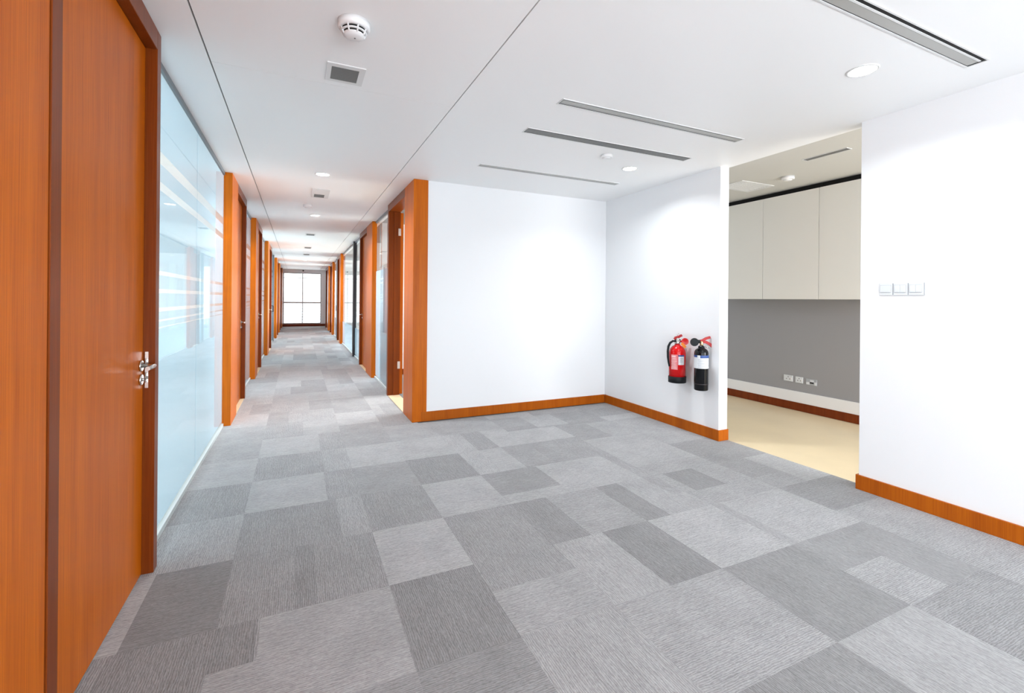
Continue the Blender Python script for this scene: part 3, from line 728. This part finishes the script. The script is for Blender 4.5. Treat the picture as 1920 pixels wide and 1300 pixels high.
def flat_bar(bm, pts, half_w, hh):
    """bar of rectangular section along pts"""
    n = len(pts); rings = []
    for i, p in enumerate(pts):
        p = Vector(p); t = (Vector(pts[min(i + 1, n - 1)]) - Vector(pts[max(i - 1, 0)])).normalized()
        s = t.cross(Vector((0, 0, 1))).normalized(); up = s.cross(t)
        rings.append([bm.verts.new(p + s * a * half_w + up * b * hh) for a, b in ((-1, -1), (1, -1), (1, 1), (-1, 1))])
    for a, b in zip(rings, rings[1:]):
        for k in range(4): bm.faces.new((a[k], a[(k + 1) % 4], b[(k + 1) % 4], b[k]))
    bm.faces.new(rings[0][::-1]); bm.faces.new(rings[-1])
rc = (rx, ry)
bm = bmesh.new(); flat_bar(bm, [P3(rc, -0.030, 0.945), P3(rc, -0.02, 0.965), P3(rc, 0.01, 0.972), P3(rc, 0.045, 0.990)], 0.012, 0.011); obj('squeeze_lever', bm, 'red_plastic', ex)
bm = bmesh.new(); flat_bar(bm, [P3(rc, -0.028, 0.940), P3(rc, 0.0, 0.948), P3(rc, 0.03, 0.940)], 0.012, 0.005); obj('carry_handle', bm, 'black_rubber', ex)
bm = bmesh.new(); tube(bm, [P3(rc, 0.0, 0.985), P3(rc, 0.0, 1.0), P3(rc, 0.008, 1.006), P3(rc, 0.014, 1.0)], 0.0025, 6); obj('safety_pin', bm, 'stainless', ex)
hose = [(-0.022, 0.928), (-0.055, 0.930), (-0.082, 0.912), (-0.100, 0.875), (-0.106, 0.825), (-0.104, 0.765), (-0.098, 0.715), (-0.090, 0.668)]
bm = bmesh.new(); tube(bm, [P3(rc, a, b, 0.02) for a, b in hose], [0.010, 0.011, 0.0115, 0.012, 0.012, 0.0115, 0.010, 0.0075], 10); obj('hose', bm, 'black_rubber', ex)
bm = bmesh.new(); v = P3(rc, 0.062, 0.928, 0.045)
dirn = Vector((-0.60, -0.80, 0.0))
tube(bm, [Vector(P3(rc, 0.03, 0.925, 0.0)), Vector(v) - dirn * 0.02], 0.010, 10)
tube(bm, [Vector(v) - dirn * 0.02, Vector(v), Vector(v) + dirn * 0.004], [0.020, 0.036, 0.036], 24); obj('round_cap', bm, 'red_enamel', ex)
bm = bmesh.new(); flat_bar(bm, [P3(rc, 0.022, 0.912, 0.055), P3(rc, 0.042, 0.888, 0.068), P3(rc, 0.055, 0.868, 0.075)], 0.004, 0.014); obj('inspection_tag', bm, 'tag_orange', ex)
boxobj('wall_bracket', 'dark_metal', ex, rx + rr - 0.004, XE, ry - 0.02, ry + 0.02, 0.70, 0.80)
# black one
bx_, by_, br = 3.603, 3.306, 0.066
ey = empty('fire_extinguisher', (bx_, by_, 0.47), 'black fire extinguisher with red levers and white label', 'fire extinguisher', 'fire extinguishers on the white wall')
bm = bmesh.new(); lathe(bm, [(0.05, 0.470), (br - 0.004, 0.474), (br, 0.482), (br, 0.835), (br * 0.95, 0.855), (br * 0.78, 0.872), (br * 0.5, 0.884), (0.022, 0.892), (0.022, 0.908)], (bx_, by_, 0), 40)
body = obj('cylinder', bm, 'black_enamel', ey)
bm = bmesh.new(); lathe(bm, [(br + 0.0008, 0.532), (br + 0.0016, 0.534), (br + 0.0016, 0.538), (br + 0.0008, 0.540)], (bx_, by_, 0), 40, cap=False); obj('weld_ring', bm, 'dark_metal', body)
bm = bmesh.new(); patch(bm, (bx_, by_), br, 140, 320, 0.690, 0.818, 20); obj('white_label', bm, 'label_white', body)
bm = bmesh.new(); patch(bm, (bx_, by_), br + 0.0013, 215, 320, 0.792, 0.8185, 14); patch(bm, (bx_, by_), br + 0.0013, 140, 190, 0.798, 0.8185, 8); obj('label_band', bm, 'label_blue', body)
for k in range(7):
    z = 0.70 + k * 0.0125
    bm = bmesh.new(); patch(bm, (bx_, by_), br + 0.0013, 195 + (k * 5) % 7, 272 - (k * 13) % 20, z, z + 0.0035, 8); obj('print_line', bm, 'print_grey', body)
bm = bmesh.new(); lathe(bm, [(0.030, 0.886), (0.030, 0.902), (0.016, 0.906), (0.016, 0.935)], (bx_, by_, 0), 20); obj('neck_collar', bm, 'black_rubber', ey)
bm = bmesh.new(); lathe(bm, [(0.014, 0.905), (0.018, 0.918), (0.018, 0.945), (0.012, 0.955)], (bx_, by_, 0), 16); obj('valve', bm, 'brass', ey)
bc = (bx_, by_)
bm = bmesh.new(); flat_bar(bm, [P3(bc, -0.012, 0.955), P3(bc, 0.015, 0.962), P3(bc, 0.045, 0.980), P3(bc, 0.085, 0.992)], 0.012, 0.011); obj('squeeze_lever', bm, 'red_plastic', ey)
bm = bmesh.new(); flat_bar(bm, [P3(bc, 0.0, 0.948), P3(bc, 0.045, 0.944), P3(bc, 0.085, 0.922), P3(bc, 0.108, 0.896)], 0.012, 0.013); obj('carry_handle', bm, 'red_plastic', ey)
bm = bmesh.new(); flat_bar(bm, [P3(bc, -0.045, 0.962), P3(bc, 0.0, 0.957)], 0.008, 0.006); flat_bar(bm, [P3(bc, -0.045, 0.935), P3(bc, -0.005, 0.942)], 0.008, 0.006); obj('horn_clip', bm, 'black_rubber', ey)
v = Vector(P3(bc, -0.083, 0.946, 0.035))
bm = bmesh.new(); tube(bm, [Vector(P3(bc, -0.02, 0.946)), v - dirn * 0.03], 0.010, 10)
tube(bm, [v - dirn * 0.035, v, v + dirn * 0.004], [0.022, 0.040, 0.040], 24); obj('discharge_horn', bm, 'black_rubber', ey)
bm = bmesh.new(); tube(bm, [P3(bc, 0.04, 0.90), P3(bc, 0.06, 0.888), P3(bc, 0.075, 0.885)], 0.005, 8); obj('safety_pin', bm, 'stainless', ey)
boxobj('wall_bracket', 'dark_metal', ey, bx_ + br - 0.004, XE, by_ - 0.02, by_ + 0.02, 0.70, 0.80)

for o in scene.objects:
    if '_w' in o: del o['_w']
